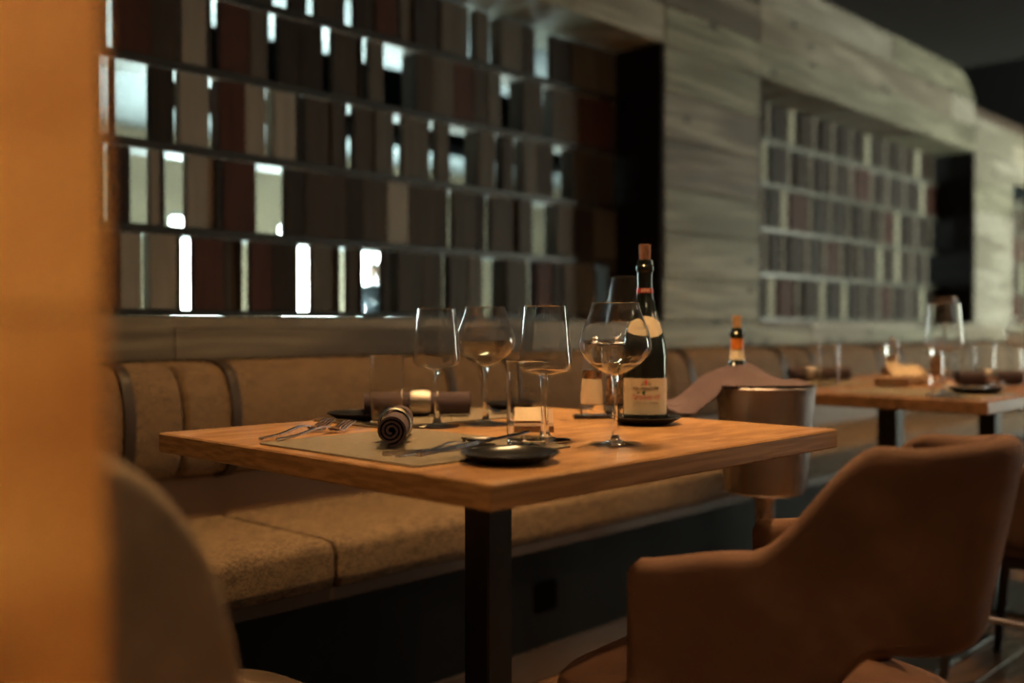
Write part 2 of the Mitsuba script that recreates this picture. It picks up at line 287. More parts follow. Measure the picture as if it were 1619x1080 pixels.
# ------------------------------------------------------------------ block screens
def block(x0, x1, depth, tone, z0, z1, parent, y=SCREEN_Y, rot=0.0):
    m = bx(-(x1 - x0) / 2, (x1 - x0) / 2, 0, depth, z0, z1, .002)
    obj('block', xf(m, ((x0 + x1) / 2, y, 0), rot), STAINS[tone], parent)
SHELVES = [.955, 1.174, 1.392, 1.609, 1.824]
ROWS = {
 1: [(.62,.70,.06,'M'),(.73,.80,.05,'D'),(.82,.90,.05,'L'),(.92,1.02,.05,'M'),(1.04,1.125,.04,'D'),(1.125,1.183,.043,'L'),(1.205,1.277,.046,'L'),(1.277,1.293,.05,'D'),(1.326,1.416,.022,'R'),(1.427,1.464,.022,'M'),(1.464,1.474,.05,'D'),(1.502,1.57,.022,'R'),(1.57,1.655,.05,'D'),(1.71,1.792,.022,'M'),(1.792,1.806,.05,'D'),(1.841,1.884,.022,'M'),(1.884,1.892,.05,'D'),(1.97,2.0,.02,'D'),(2.03,2.136,.085,'M'),(2.136,2.222,.05,'M'),(2.253,2.338,.034,'M'),(2.338,2.41,.05,'M'),(2.526,2.641,.078,'M'),(2.689,2.765,.044,'R'),(2.775,2.826,.05,'D'),(2.83,3.029,.057,'M'),(3.1,3.15,.057,'M')],
 2: [(.62,.72,.06,'L'),(.74,.85,.05,'D'),(.87,.95,.05,'M'),(.97,1.08,.05,'R'),(1.105,1.158,.022,'D'),(1.207,1.233,.022,'L'),(1.233,1.247,.05,'D'),(1.313,1.393,.022,'L'),(1.393,1.41,.05,'D'),(1.42,1.522,.022,'R'),(1.618,1.685,.022,'D'),(1.685,1.822,.05,'M'),(1.822,1.894,.05,'D'),(1.894,1.986,.05,'M'),(1.986,2.077,.05,'L'),(2.077,2.183,.05,'M'),(2.183,2.245,.05,'M'),(2.273,2.386,.022,'M'),(2.386,2.422,.05,'D'),(2.457,2.588,.022,'M'),(2.588,2.665,.05,'M'),(2.797,2.888,.066,'M'),(2.888,3.013,.05,'D'),(3.013,3.15,.05,'M')],
 3: [(.62,.72,.06,'M'),(.74,.83,.05,'D'),(.86,.95,.05,'L'),(.97,1.07,.05,'D'),(1.105,1.116,.022,'D'),(1.207,1.273,.022,'D'),(1.288,1.376,.022,'L'),(1.406,1.484,.054,'R'),(1.484,1.549,.05,'L'),(1.574,1.653,.039,'L'),(1.653,1.668,.05,'D'),(1.683,1.776,.022,'M'),(1.776,1.825,.05,'M'),(1.825,1.834,.05,'D'),(1.86,1.938,.022,'M'),(1.938,2.017,.05,'M'),(2.056,2.169,.022,'M'),(2.194,2.25,.022,'M'),(2.25,2.256,.05,'D'),(2.389,2.469,.075,'M'),(2.51,2.565,.041,'M'),(2.614,2.685,.047,'M'),(2.685,2.772,.05,'M'),(2.881,3.013,.06,'M'),(3.013,3.15,.05,'M')],
 4: [(.62,.71,.06,'D'),(.73,.83,.05,'M'),(.85,.95,.05,'D'),(.97,1.09,.05,'M'),(1.12,1.212,.032,'R'),(1.212,1.289,.05,'M'),(1.295,1.368,.025,'L'),(1.368,1.383,.05,'D'),(1.408,1.5,.022,'R'),(1.5,1.555,.05,'M'),(1.555,1.561,.05,'D'),(1.593,1.663,.022,'D'),(1.663,1.744,.05,'D'),(1.785,1.882,.022,'M'),(1.882,1.894,.05,'D'),(1.926,1.984,.022,'M'),(2.112,2.183,.085,'M'),(2.183,2.276,.05,'M'),(2.276,2.365,.05,'R'),(2.365,2.435,.05,'M'),(2.435,2.501,.05,'M'),(2.614,2.716,.075,'M'),(2.779,2.918,.057,'M'),(2.918,3.112,.05,'R'),(3.112,3.15,.05,'M')],
 5: [(.62,.72,.06,'M'),(.75,.85,.05,'R'),(.87,.97,.05,'M'),(.99,1.08,.05,'D'),(1.105,1.191,.022,'R'),(1.191,1.297,.05,'M'),(1.315,1.408,.034,'M'),(1.408,1.496,.05,'R'),(1.496,1.574,.05,'M'),(1.633,1.692,.022,'D'),(1.723,1.827,.022,'M'),(1.867,1.943,.022,'D'),(1.943,2.027,.05,'R'),(2.048,2.098,.022,'M'),(2.098,2.214,.05,'D'),(2.214,2.344,.05,'M'),(2.377,2.441,.034,'M'),(2.497,2.614,.056,'M'),(2.614,2.678,.05,'D'),(2.772,2.888,.022,'D'),(2.888,3.044,.05,'M'),(3.044,3.15,.05,'M')]}
SH_T = .018
def row_z(r): return SHELVES[r - 1] + SH_T, (SHELVES[r] if r < 5 else HEAD)
d1 = thing('room_divider', 'dark shelved screen of upright wooden blocks letting daylight through, above the laid oak table', 'screen')
for z in SHELVES:
    s_ = obj('shelf', bx(.59, 3.154, SCREEN_Y - .006, SCREEN_Y + .115, z - (.004 if z > 1 else .0), z + SH_T, .002), SHELF, d1)
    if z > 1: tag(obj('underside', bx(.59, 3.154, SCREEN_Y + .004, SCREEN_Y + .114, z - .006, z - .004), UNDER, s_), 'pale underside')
for r, bl in ROWS.items():
    z0, z1 = row_z(r)
    for x0, x1, dpt, tone in bl:
        if tone == 'M' and prng.random() < .5: tone = 'N'
        block(x0, x1, dpt, tone, z0, z1 - .006, d1, SCREEN_Y + (0 if dpt > .03 else prng.random() * .012), (prng.random() - .5) * .16 if dpt > .03 else 0)
def auto_screen(name, label, x0, x1, top, seed, tones):
    d = thing(name, label, 'screen'); q = random.Random(seed)
    for z in SHELVES:
        if z < top - .05: obj('shelf', bx(x0 + .02, x1 - .02, SCREEN_Y - .006, SCREEN_Y + .115, z - (.004 if z > 1 else 0), z + SH_T, .002), SHELF2, d)
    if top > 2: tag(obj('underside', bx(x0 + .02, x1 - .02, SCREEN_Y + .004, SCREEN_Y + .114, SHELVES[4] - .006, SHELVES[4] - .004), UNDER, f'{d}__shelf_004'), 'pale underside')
    for r in range(1, 6):
        a, b = row_z(r); b = min(b, top) - .006
        if b - a < .03: continue
        x = x0 + .03 + .04 * q.random()
        while x < x1 - .16:
            w = .10 + .07 * q.random(); dep = .085 + .02 * q.random()
            obj('block', xf(bx(-w / 2, w / 2, 0, dep, a, b, .002), (x + w / 2, SCREEN_Y + .012 * q.random(), 0), (q.random() - .5) * .12), STAINS[q.choice(tones)], d)
            x += w + .012
            w = .022 + (.045 if q.random() < .22 else .012 * q.random())
            obj('block', xf(bx(-w / 2, w / 2, 0, .06, a, b, .002), (x + w / 2, SCREEN_Y + .004, 0)), STAINS['W' if w > .05 else 'L'], d)
            x += w + .03 + .03 * q.random()
    return d
SHELF2 = M('shelf_grey', principled((.16, .16, .13), .3, specular=.5))
auto_screen('room_divider', 'second wooden block screen with pale shelf edges, beyond the timber pier', 3.884, 6.486, HEAD, 11, 'DEEDER')
auto_screen('room_divider', 'third block screen, only its first blocks showing past the far pier', 7.2, 9.8, 1.9, 12, 'DENR')

# ------------------------------------------------------------------ bench
bn = thing('banquette_bench', 'long tweed banquette bench with leather straps along the panelled wall', 'bench')
BX0, BX1 = -.3, 9.0
def bolster(x0, x1, grow=0.0):
    prof = [(2.249, .58), (2.10, .585), (2.065, .60), (2.045, .64), (2.035, .70), (2.04, .76), (2.06, .81), (2.09, .835), (2.13, .843), (2.249, .843)]
    c = spline(prof[1:-1], 18); cy, cz = 2.15, .71
    pts = [prof[0]] + [tuple(v) for v in c] + [prof[-1]]
    pts = [(y - grow * (1 if y < 2.2 else 0), z + grow * np.sign(z - cz) * (1 if y > 2.05 else .3)) for y, z in pts]
    rings = []
    e = .012 if grow == 0 else .002
    for x, s in ((x0, e), (x0 + e * .35, e * .35), (x0 + e * 1.3, 0), (x1 - e * 1.3, 0), (x1 - e * .35, e * .35), (x1, e)):
        rings.append([(x, y + s * (1 if y < 2.2 else 0), z - s * np.sign(z - cz) * (.9 if y > 2.05 else .3)) for y, z in pts])
    return loft(rings)
edges = []
for k in range(-1, 9):
    b0 = .948 + .926 * k
    edges += [(b0, b0 + .126), (b0 + .126, b0 + .252), (b0 + .252, b0 + .926)]
for a, b in edges:
    if b < BX0 or a > BX1: continue
    obj('backrest_cushion', bolster(a + .001, b - .001), TWEED, bn, 40)
for k in range(-1, 9):
    for x in (.948 + .926 * k, .948 + .926 * k + .252):
        if BX0 < x < BX1: obj('strap', bolster(x - .013, x + .013, .006), STRAP, bn, 40)
obj('back_panel', bx(BX0, BX1, 2.11, 2.249, .40, .60, .004), PANEL, bn)
sx = list(np.arange(-.3, 9.01, 1.55))
sx = [-.3, 1.206, 2.755, 4.3, 5.85, 7.4, 9.0]
for a, b in zip(sx[:-1], sx[1:]):
    rr = .022
    prof = [(2.108, .395), (1.67, .395), (1.662, .405), (1.66, .42), (1.66, .465), (1.664, .48), (1.676, .489), (1.70, .492), (2.108, .486)]
    rings = [[(x, 1.88 + (y - 1.88) * (1 - s), .44 + (z - .44) * (1 - s * 4)) for y, z in prof] for x, s in ((a + .001, .05), (a + .005, .018), (a + .018, 0), (b - .018, 0), (b - .005, .018), (b - .001, .05))]
    obj('seat_cushion', loft(rings), TWEED_SEAT, bn, 40)
obj('seat_rail', bx(BX0, BX1, 1.675, 2.24, .365, .395, .003), TRIM, bn)
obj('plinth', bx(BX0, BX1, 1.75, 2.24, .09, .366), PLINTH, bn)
obj('kick_board', bx(BX0, BX1, 1.742, 2.24, 0, .09, .004), TRIM, bn)
s_ = obj('socket_plate', bx(1.90, 1.98, 1.744, 1.75, .18, .26, .003), BLACK, bn); tag(s_, 'black socket plate')

# ------------------------------------------------------------------ post at the edge of the room
# reclaimed pine partition post
po = struct('wall_post', 'pine clad post, lit warm, close by the entrance')
PD = np.array([FX, FY]); PR = np.array([FY, -FX])
pc = .40 * PD - .163 * PR
for i, (z0, z1) in enumerate([(0, .3), (.3, .52), (.52, .745), (.745, .93), (.93, 1.12), (1.12, 1.36), (1.36, 1.62), (1.62, 1.9), (1.9, 2.2), (2.2, 2.49)]):
    m = bx(-.34, 0, 0, .024, z0 + .0003, z1 - .0003, .001)
    obj('plank', xf(m, (pc[0], pc[1], 0), math.radians(-46 + 24)), POSTWOOD, 'wall_post')
struct(obj('wall_post', xf(bx(-.338, -.03, .024, .10, 0, CEIL), (pc[0], pc[1], 0), math.radians(-46 + 24)), BLACK))

# ------------------------------------------------------------------ tables
def table(label, x0, x1, y0, y1, legs, mat, th=.032):
    t = thing('dining_table', label, 'table')
    obj('tabletop', bx(x0, x1, y0, y1, .75 - th, .75, .0025), mat, t)
    for lx, ly in legs:
        obj('pedestal', bx(lx - .029, lx + .029, ly - .029, ly + .029, .012, .75 - th, .003), BLACKMETAL, t)
        obj('mounting_plate', bx(lx - .12, lx + .12, ly - .12, ly + .12, .75 - th - .008, .75 - th), BLACKMETAL, t)
        obj('foot_plate', bx(lx - .22, lx + .22, ly - .22, ly + .22, 0, .012, .003), BLACKMETAL, t)
    return t
table('square oak dining table laid for two, on a black steel pedestal', .782, 1.625, .788, 1.574, [(1.165, 1.18)], OAK)
table('long brown dining table beyond the ice bucket, its edge facing the bench aisle', 2.466, 4.06, .822, 1.60, [(2.886, 1.234), (3.62, 1.20)], OAK2)

# ------------------------------------------------------------------ chairs
def shell(w, yb, yf, R, th, ztop, zbot, lean=.10, splay=0.0):
    """upholstered shell running from one arm round the back to the other arm"""
    pts, sn, cs = [], math.sin(splay), math.cos(splay)
    cx, cy = -w + R * (1 - sn) / cs, -yb + R
    y0 = cy - R * sn
    for y in np.linspace(yf, y0, 22): pts.append((-w - (y + yb) * sn / cs, y, -cs, -sn))
    for a in np.linspace(splay, math.pi / 2, 12)[1:]: pts.append((cx - R * math.cos(a), cy - R * math.sin(a), -math.cos(a), -math.sin(a)))
    for x in np.linspace(cx, 0, 7)[1:-1]: pts.append((x, -yb, 0, -1))
    pts = pts + [(0.0, -yb, 0, -1)] + [(-x, y, -nx, ny) for x, y, nx, ny in pts[::-1]]
    # unique walk
    rings = []
    N = len(pts)
    for i, (x, y, nx, ny) in enumerate(pts):
        zt, zb = ztop(x, y), zbot(x, y); r = th / 2
        e = min(i, N - 1 - i); k = [.45, .8, .95][e] if e < 3 else 1.0
        prof = []
        rr = min(r * k, (zt - zb) / 2)
        off = [0.004, 0.0, 0.0][e] if e < 3 else 0
        for a in np.linspace(math.pi, 0, 7): prof.append((-rr * math.cos(a) * -1, zt - rr - off * 3 + rr * math.sin(a)))
        for z in np.linspace(zt - rr, zb + rr, 8)[1:-1]: prof.append((rr, z))
        for a in np.linspace(0, -math.pi, 7): prof.append((rr * math.cos(a), zb + rr + off * 3 + rr * math.sin(a)))
        for z in np.linspace(zb + rr, zt - rr, 8)[1:-1]: prof.append((-rr, z))
        ring = []
        for d, z in prof:
            back = max(0.0, min(1.0, (-ny - sn) / (1 - sn)))
            o = d + lean * max(0, z - .5) * back - .03 * (1 - back) * max(0, z - .55)
            ring.append((x + nx * o, y + ny * o, z))
        rings.append(ring)
    return loft(rings)
def cushion(w, y0, y1, z0, z1, crown=.012):
    rings, n = [], 48
    cy, hy = (y0 + y1) / 2, (y1 - y0) / 2
    def plan(s, z, c=0):
        out = []
        for a in np.linspace(0, 2 * math.pi, n, endpoint=False):
            ca, sa = math.cos(a), math.sin(a); e = .35
            out.append((s * w * np.sign(ca) * abs(ca) ** e, cy + s * hy * np.sign(sa) * abs(sa) ** e, z))
        return out
    rings = [plan(.0001, z0), plan(.9, z0), plan(.97, z0 + .004), plan(1, z0 + .018), plan(1, z1 - .022), plan(.985, z1 - .008), plan(.955, z1), plan(.8, z1 + crown * .6), plan(.5, z1 + crown), plan(.0001, z1 + crown)]
    return loft(rings, cap=False)
def ss(a, b, x):
    t = min(1, max(0, (x - a) / (b - a))); return t * t * (3 - 2 * t)
def chair(label, loc, rz, mat, legmat, w=.205, yb=.20, yf=.21, R=.10, arm=.60, top=.775, zb_back=.565, th=.045, seat_w=.165, seat_z=.445, lean=.13, swoop=(-.21, .01), armless=False, drop=.3, splay=0.0, seat_f=.13):
    c = thing('dining_chair', label, 'chair')
    def ztop(x, y):
        if armless:
            u = min(1, max(0, (y + yb - R * .2) / (yf + yb - R * .2))); return top - drop * (1 - (1 - u ** 2.6) ** (1 / 2.6))
        f = ss(swoop[0], swoop[1], y); bow = .012 * (1 - min(1, abs(x) / w) ** 2)
        return (top + bow) * (1 - f) + (arm - .05 * ss(.0, yf, y) * .4) * f
    def zbot(x, y): return .40 + (zb_back - .40) * ss(-.02, -yb + .05, y)
    pl = lambda m: xf(m, loc, rz)
    def taper(m):
        m.vertices[:, 0] *= np.clip(1 - math.tan(splay) / seat_w * (yf - .02 - m.vertices[:, 1]), .4, 1); return m
    obj('backrest', pl(shell(w, yb, yf, R, th, ztop, zbot, lean, splay)), mat, c, 50)
    obj('seat', pl(taper(cushion(seat_w, -yb + .01, yf + seat_f, seat_z - .085, seat_z - .012))), mat, c, 50)
    obj('seat_frame', pl(bx(-seat_w + .02, seat_w - .02, -yb + .04, yf + .06, seat_z - .115, seat_z - .085, .004)), legmat, c)
    for sx_ in (-1, 1):
        for y0, y1 in ((-yb + .06, -yb - .02), (yf + .03, yf + .07)):
            obj('leg', pl(tube([(sx_ * (seat_w - .03), y0, seat_z - .11), (sx_ * (seat_w + .01), y1, 0)], [.016, .011], 12)), legmat, c, 40)
    return c
chair('rust velvet armchair with swooping arms, drawn up to the laid oak table', (1.203, .644, 0), math.radians(4), RUST, BLACKMETAL, w=.070, yb=.20, yf=.140, R=.085, splay=math.radians(18), lean=.19, th=.042, arm=.652, top=.788, zb_back=.545, seat_w=.222, seat_z=.478, swoop=(-.149, .0))
chair('beige velvet tub chair beside the pine post, turned to the end of the oak table', (.475, 1.03, 0), -math.pi / 2, BEIGE, BLACKMETAL, w=.31, yb=.27, yf=-.05, R=.12, top=.85, zb_back=.50, seat_w=.29, lean=.06, armless=True, drop=.32, seat_f=.375)
cd = chair('dark brown leather armchair tucked beside the brown table', (2.79, .70, 0), 0, DARKCHAIR, BLACKMETAL, w=.25, yb=.22, yf=.2, arm=.61, seat_w=.2)
obj('rung', tube([(2.598, .945, .2), (2.598, .50, .2)], .009, 10), DARKSTEEL, cd, 40)

# ------------------------------------------------------------------ table ware
TZ = .75; MZ = TZ + .0025
def rrect(x0, x1, y0, y1, r): return sg.box(x0 + r, y0 + r, x1 - r, y1 - r).buffer(r, 8)
def placemat(label, x0, x1, y0, y1, rz=0.0, grp=None):
    m = prism(rrect(x0, x1, y0, y1, .012), .0025); m.apply_translation([0, 0, TZ]); k = tag(obj('placemat', m, MAT), label, 'placemat', grp)
placemat('taupe placemat at the end of the oak table, under the near napkin roll', .807, 1.108, .945, 1.312)
placemat('taupe placemat on the bench side of the oak table', 1.08, 1.47, 1.338, 1.566)
placemat('placemat under the plate at the end of the brown table', 2.52, 2.83, .86, 1.25)
placemat('placemat on the bench side of the brown table', 2.72, 3.12, 1.34, 1.59)

def goblet(kind):
    if kind == 'flared':
        out = [(.006, .100), (.016, .1025), (.030, .1055), (.0385, .1105), (.0415, .1165), (.0418, .121)]
        top = [(.0405, .135), (.0375, .170), (.0338, .208)]
    else:
        out = [(.006, .103), (.018, .108), (.034, .118), (.047, .130), (.0535, .141), (.0545, .149)]
        top = [(.0515, .164), (.0445, .183), (.0385, .200), (.0352, .212)]
    o = [tuple(v) for v in spline(out + top, 34)]
    t = .0011
    inn = [(max(r - t, 0), z + (.0018 if i < 8 else .0008)) for i, (r, z) in enumerate(o)]; inn[0] = (0, inn[0][1] + .0008); inn[-1] = (o[-1][0] - t, o[-1][1])
    foot = [(0, .0), (.037, .0), (.039, .0008), (.0388, .0016), (.030, .0024), (.016, .0040), (.008, .0075), (.0052, .014), (.0040, .03), (.0036, .055), (.0037, .08), (.0044, .092)]
    prof = foot + o + [(o[-1][0] - t / 2, o[-1][1] + .0005)] + inn[::-1]
    return lathe(prof, 72)
GOB = {k: goblet(k) for k in ('flared', 'round')}
def tumbler_mesh(r0=.0285, r1=.0305, h=.124):
    t = .0014
    return lathe([(0, 0), (r0 - .002, 0), (r0, .002), (r1, h - .001), (r1 - t / 2, h), (r1 - t, h - .001), (r0 - t, .011), (r0 - .005, .008), (0, .0075)], 64)
TUM = tumbler_mesh()
def put(name, mesh, mat, loc, label, catg, group=None, smooth=35, rz=0):
    return tag(obj(name, xf(mesh, loc, rz), mat, None, smooth), label, catg, group)
put('wine_glass', GOB['flared'], GLASS, (1.170, 1.314, TZ + .0003), 'empty flared wine glass behind the near placemat, first of the row of four glasses', 'wine glass')
put('wine_glass', GOB['round'], GLASS, (1.262, 1.285, TZ + .0003), 'empty round burgundy glass between the two flared glasses', 'wine glass')
put('wine_glass', GOB['flared'], GLASS, (1.146, 1.034, TZ + .0003), 'empty flared wine glass standing next to the tumbler and wooden block', 'wine glass')
put('wine_glass', GOB['round'], GLASS, (1.178, .923, TZ + .0003), 'large round burgundy glass standing in front of the wine bottle', 'wine glass')
put('tumbler', TUM, GLASS, (1.115, 1.386, TZ + .0030), 'slim empty water tumbler behind the near napkin roll', 'tumbler')
put('tumbler', TUM, GLASS, (1.066, 1.000, MZ + .0003), 'slim empty water tumbler in front of the wooden block by the flared glass', 'tumbler')

# wine bottle on a black coaster plate
def plate_mesh(r=.065, h=.014):
    return lathe([(0, 0), (r * .62, 0), (r * .66, .001), (r * .9, h * .6), (r, h - .0015), (r, h), (r - .003, h), (r * .86, h * .62), (r * .64, .0045), (0, .0035)], 72)
PLATE = plate_mesh()
put('plate', PLATE, BLACKPLATE, (1.470, 1.083, TZ), 'small black plate under the red wine bottle', 'plate')
def bottle_mesh(lip=.296, sh=.118, rb=.041, rn=.0142):
    p = [(0, .003), (.022, .004), (.034, 0), (.039, .001), (rb, .006), (rb, sh)]
    p += [tuple(v) for v in spline([(rb, sh), (.0385, .141), (.032, .168), (.0235, .195), (.0172, .222), (rn, .248)], 24)][1:]
    p += [(rn, .272), (rn + .0012, .274), (rn + .0025, .277), (rn + .0025, .284), (rn + .0008, .286), (rn + .0004, lip - .001), (rn - .002, lip), (rn - .004, lip), (rn - .004, lip - .006), (0, lip - .006)]
    return lathe(p, 72), p
BM, BP = bottle_mesh()
def radius_at(prof, z):
    zs, rs = zip(*[(b, a) for a, b in prof[4:-6]]); return float(np.interp(z, zs, rs))
def patch(prof, z0, z1, phi0, dphi, off=.0004, n=40, top=None, bot=None):
    rows = []
    for j in range(9):
        row = []
        for k in range(n + 1):
            u = -1 + 2 * k / n; a = phi0 + dphi * u
            za, zb_ = z0 + (bot(u) if bot else 0), z1 + (top(u) if top else 0); z = za + (zb_ - za) * j / 8
            r = radius_at(prof, z) + off; row.append((r * math.cos(a), r * math.sin(a), z))
        rows.append(row)
    V = np.array(rows).reshape(-1, 3); F = []
    for j in range(8):
        for k in range(n):
            a = j * (n + 1) + k; F += [(a, a + 1, a + n + 2), (a, a + n + 2, a + n + 1)]
    inner = V * 1.0; q = np.linalg.norm(V[:, :2], axis=1); inner[:, :2] *= ((q - off * .9) / q)[:, None]
    b = []
    ring = [k for k in range(n + 1)] + [(j + 1) * (n + 1) - 1 for j in range(1, 9)] + [8 * (n + 1) + k for k in range(n - 1, -1, -1)] + [j * (n + 1) for j in range(7, 0, -1)]
    o = len(V)
    for i in range(len(ring)):
        a, c = ring[i], ring[(i + 1) % len(ring)]; b += [(c, a, a + o), (c, a + o, c + o)]
    F2 = [(a + o, c + o, b_ + o) for a, b_, c in F]
    return trimesh.Trimesh(np.vstack([V, inner]), np.array(F + F2 + b), process=False)
def print_on(prof, text, h, zc, phi0, off=.0005, bold=False, shear=0.0, width=None, lift=None, dx=0.0):
    m = meshkit.text_mesh(text, h, .0003, bold); v = m.vertices.copy(); v[:, 0] += shear * v[:, 1]
    v[:, 0] -= (v[:, 0].min() + v[:, 0].max()) / 2
    if width: v[:, 0] *= width / (v[:, 0].max() - v[:, 0].min())
    v[:, 1] -= h / 2
    v[:, 0] += dx
    z = zc + v[:, 1] + (np.array([lift(x) for x in v[:, 0]]) if lift else 0)
    r = np.array([radius_at(prof, q) for q in z]) + off + v[:, 2]; a = phi0 + v[:, 0] / np.array([radius_at(prof, q) for q in z])
    m.vertices = np.c_[r * np.cos(a), r * np.sin(a), z]; return m
BL = (1.500, 1.106, TZ + .0042); PH = math.atan2(-BL[1], -BL[0]) + .06
bt = thing('wine_bottle', 'dark red wine bottle with cream label and cork, standing on the small black plate', 'bottle')
at = lambda m: xf(m, BL)
obj('body', at(BM), BOTTLE, bt, 35)
tag(obj('cork', at(lathe([(0, .286), (.0098, .286), (.0102, .29), (.0108, .322), (.0102, .3245), (0, .325)], 32)), CORKRED, bt, 40), 'brown cork pushed half in')
lb = tag(obj('front_label', at(patch(BP, .012, .0785, PH, 1.25)), PAPER, bt, 60), 'cream front label with black and red print')
obj('print', at(print_on(BP, 'PAUL JABOULET AÎNÉ', .0042, .0605, PH, bold=True, width=.047)), INK_BLACK, lb)
obj('print', at(print_on(BP, 'MAISON FONDÉE EN 1834', .0014, .0566, PH, width=.047)), INK_GREY, lb)
obj('script', at(print_on(BP, 'Parallèle 45', .0092, .0445, PH, shear=.42, width=.056)), INK_RED, lb)
obj('print', at(print_on(BP, 'CÔTES DU RHÔNE', .0040, .0335, PH, width=.047)), INK_GREY, lb)
obj('rule', at(patch(BP, .0288, .0291, PH, .58, .0007)), INK_GREY, lb)
obj('crest', at(cat(patch(BP, .0655, .0745, PH, .055, .0007), patch(BP, .0735, .0765, PH, .03, .0008))), INK_RED, lb)
obj('crest', at(cat(patch(BP, .066, .069, PH - .155, .075, .0007), patch(BP, .066, .069, PH + .155, .075, .0007), patch(BP, .0705, .0725, PH - .12, .04, .0007), patch(BP, .0705, .0725, PH + .12, .04, .0007))), INK_GREY, lb)
obj('leaf_emblem', at(cat(*[patch(BP, .0508 + dz, .0538 + dz, PH - .10 + da, .04, .0009) for dz, da in ((0, -.03), (0, .03), (.002, 0), (-.002, 0))])), INK_GREEN, lb)
obj('grape_emblem', at(cat(patch(BP, .0505, .0535, PH - .36, .035, .0009), patch(BP, .052, .054, PH - .31, .05, .0009))), INK_BLACK, lb)
sl = tag(obj('shoulder_label', at(patch(BP, .158, .184, PH, 1.15, .0006, top=lambda u: .012 * (1 - u * u) - .004, bot=lambda u: -.010 * (1 - u * u) + .004)), PAPER, bt, 60), 'cream shoulder label')
obj('print', at(print_on(BP, '45', .007, .171, PH, .0008)), INK_GREY, sl); obj('print', at(print_on(BP, 'PARALLÈLE', .0022, .171, PH, .0008, width=.016, dx=-.017)), INK_RED, sl)
nb = tag(obj('neck_band', at(patch(BP, .2345, .2435, PH, 1.5, .0006)), REDBAND, bt, 60), 'red band on the neck')
obj('print', at(print_on(BP, 'AÎNÉ', .0052, .239, PH, .0008, bold=True)), PAPER, nb)

# salt and pepper mills on a black tray
tray = prism(rrect(-.060, .052, -.0245, .0245, .01), .006)
put('tray', cat(tray), BLACKPLATE, (1.5095, 1.209, TZ), 'small black tray carrying the salt and pepper mills', 'tray', smooth=False, rz=math.radians(-46))
def mill(loc, label, fill, fname, z1):
    m = thing('mill', label, 'mill'); a = lambda q: xf(q, loc)
    tag(obj('body', a(lathe([(0, z1 + .0175), (.0189, z1 + .0175), (.0186, .116), (.018, .1175), (0, .1175)], 56)), GLASS, m, 35), 'clear glass neck')
    tag(obj('foot', a(lathe([(0, 0), (.0228, 0), (.0236, .0015), (.0226, .0195), (0, .0195)], 56)), GLASS, m, 35), 'clear glass foot')
    obj(fname, a(lathe([(0, .0198), (.0215, .0198), (.0222, .0225), (.0196, z1 - .002), (.0192, z1), (0, z1)], 40)), fill, m, 40)
    tag(obj('collar', a(lathe([(0, z1 + .0005), (.0191, z1 + .0005), (.0188, z1 + .017), (0, z1 + .017)], 40)), BRASS, m, 40), 'brass collar')
    tag(obj('cap', a(lathe([(0, .1178), (.0195, .1178), (.0205, .120), (.0205, .128), (.018, .131), (.009, .1325), (.0065, .137), (.008, .142), (.006, .1455), (0, .146)], 48)), STEEL, m, 40), 'steel cap')
mill((1.493, 1.2265, TZ + .0062), 'clear salt mill filled with white salt, beside the pepper mill on the black tray', SALT, 'salt', .070)
mill((1.5265, 1.1915, TZ + .0062), 'clear pepper mill with brown peppercorns, half behind the wine bottle', PEPPER, 'peppercorns', .070)

# table lamps
def lamp(loc, label, rim=False):
    l = thing('table_lamp', label, 'lamp'); a = lambda q: xf(q, loc)
    obj('base', a(lathe([(0, 0), (.029, 0), (.030, .002), (.029, .010), (.010, .0145), (0, .0145)], 48)), BLACKMETAL, l, 40)
    obj('pole', a(lathe([(0, .0146), (.0055, .0146), (.0055, .2), (0, .2)], 20)), BLACKMETAL, l, 40)
    obj('shade', a(lathe([(.051, .188), (.036, .274), (.034, .2755), (0, .2755), (0, .2735), (.0335, .2735), (.0488, .188)], 64)), BLACKPLATE if not rim else BLACKMETAL, l, 40)
    bulb = lathe([(0, .2005), (.024, .2005), (.024, .2065), (0, .2065)], 32)
    obj('bulb', mikit.ply(a(bulb), BLACKMETAL, 40, emitter=emitter(L_LAMP, (1.0, .66, .33))), None, l)
    if rim: obj('rim', a(lathe([(.0362, .2715), (.0362, .2765), (.0335, .2765), (.0335, .2715)], 48, closed=True)), COPPER, l, 30)
lamp((1.587, 1.2066, TZ), 'small black table lamp with conical shade, behind the mills on the oak table')
lamp((3.50, 1.31, TZ), 'small black lamp with a copper rim on the brown table', True)

# cutlery
def sheet(poly, th, zf, step=.004):
    m = prism(poly, th); m = m.subdivide_to_size(step, max_iter=8); v = m.vertices
    m.vertices = np.c_[v[:, 0], v[:, 1], v[:, 2] + zf(v[:, 0], v[:, 1])]; m.merge_vertices(); return m
def fork_mesh():
    h = sg.LineString([(0, 0), (.13, 0)]).buffer(.0028, 6)
    handle = unary_union([sg.Polygon([(0, -.0038), (.05, -.003), (.12, -.0024), (.145, -.004), (.145, .004), (.12, .0024), (.05, .003), (0, .0038)]), sg.Point(0, 0).buffer(.0039)])
    head = sg.Polygon([(.14, -.004), (.152, -.011), (.163, -.0125), (.163, .0125), (.152, .011), (.14, .004)])
    tines = [sg.Polygon([(.158, y - .0019), (.203, y - .0012), (.203, y + .0012), (.158, y + .0019)]) for y in (-.0106, -.0035, .0035, .0106)]
    p = unary_union([handle, head] + tines)
    zf = lambda x, y: .0015 + .008 * np.exp(-((x - .115) / .045) ** 2) - .0036 * np.exp(-((x - .162) / .012) ** 2) + np.where(x > .17, (x - .17) * .32, 0) + .003 * np.exp(-(x / .03) ** 2) * 0
    return sheet(p, .0032, zf)
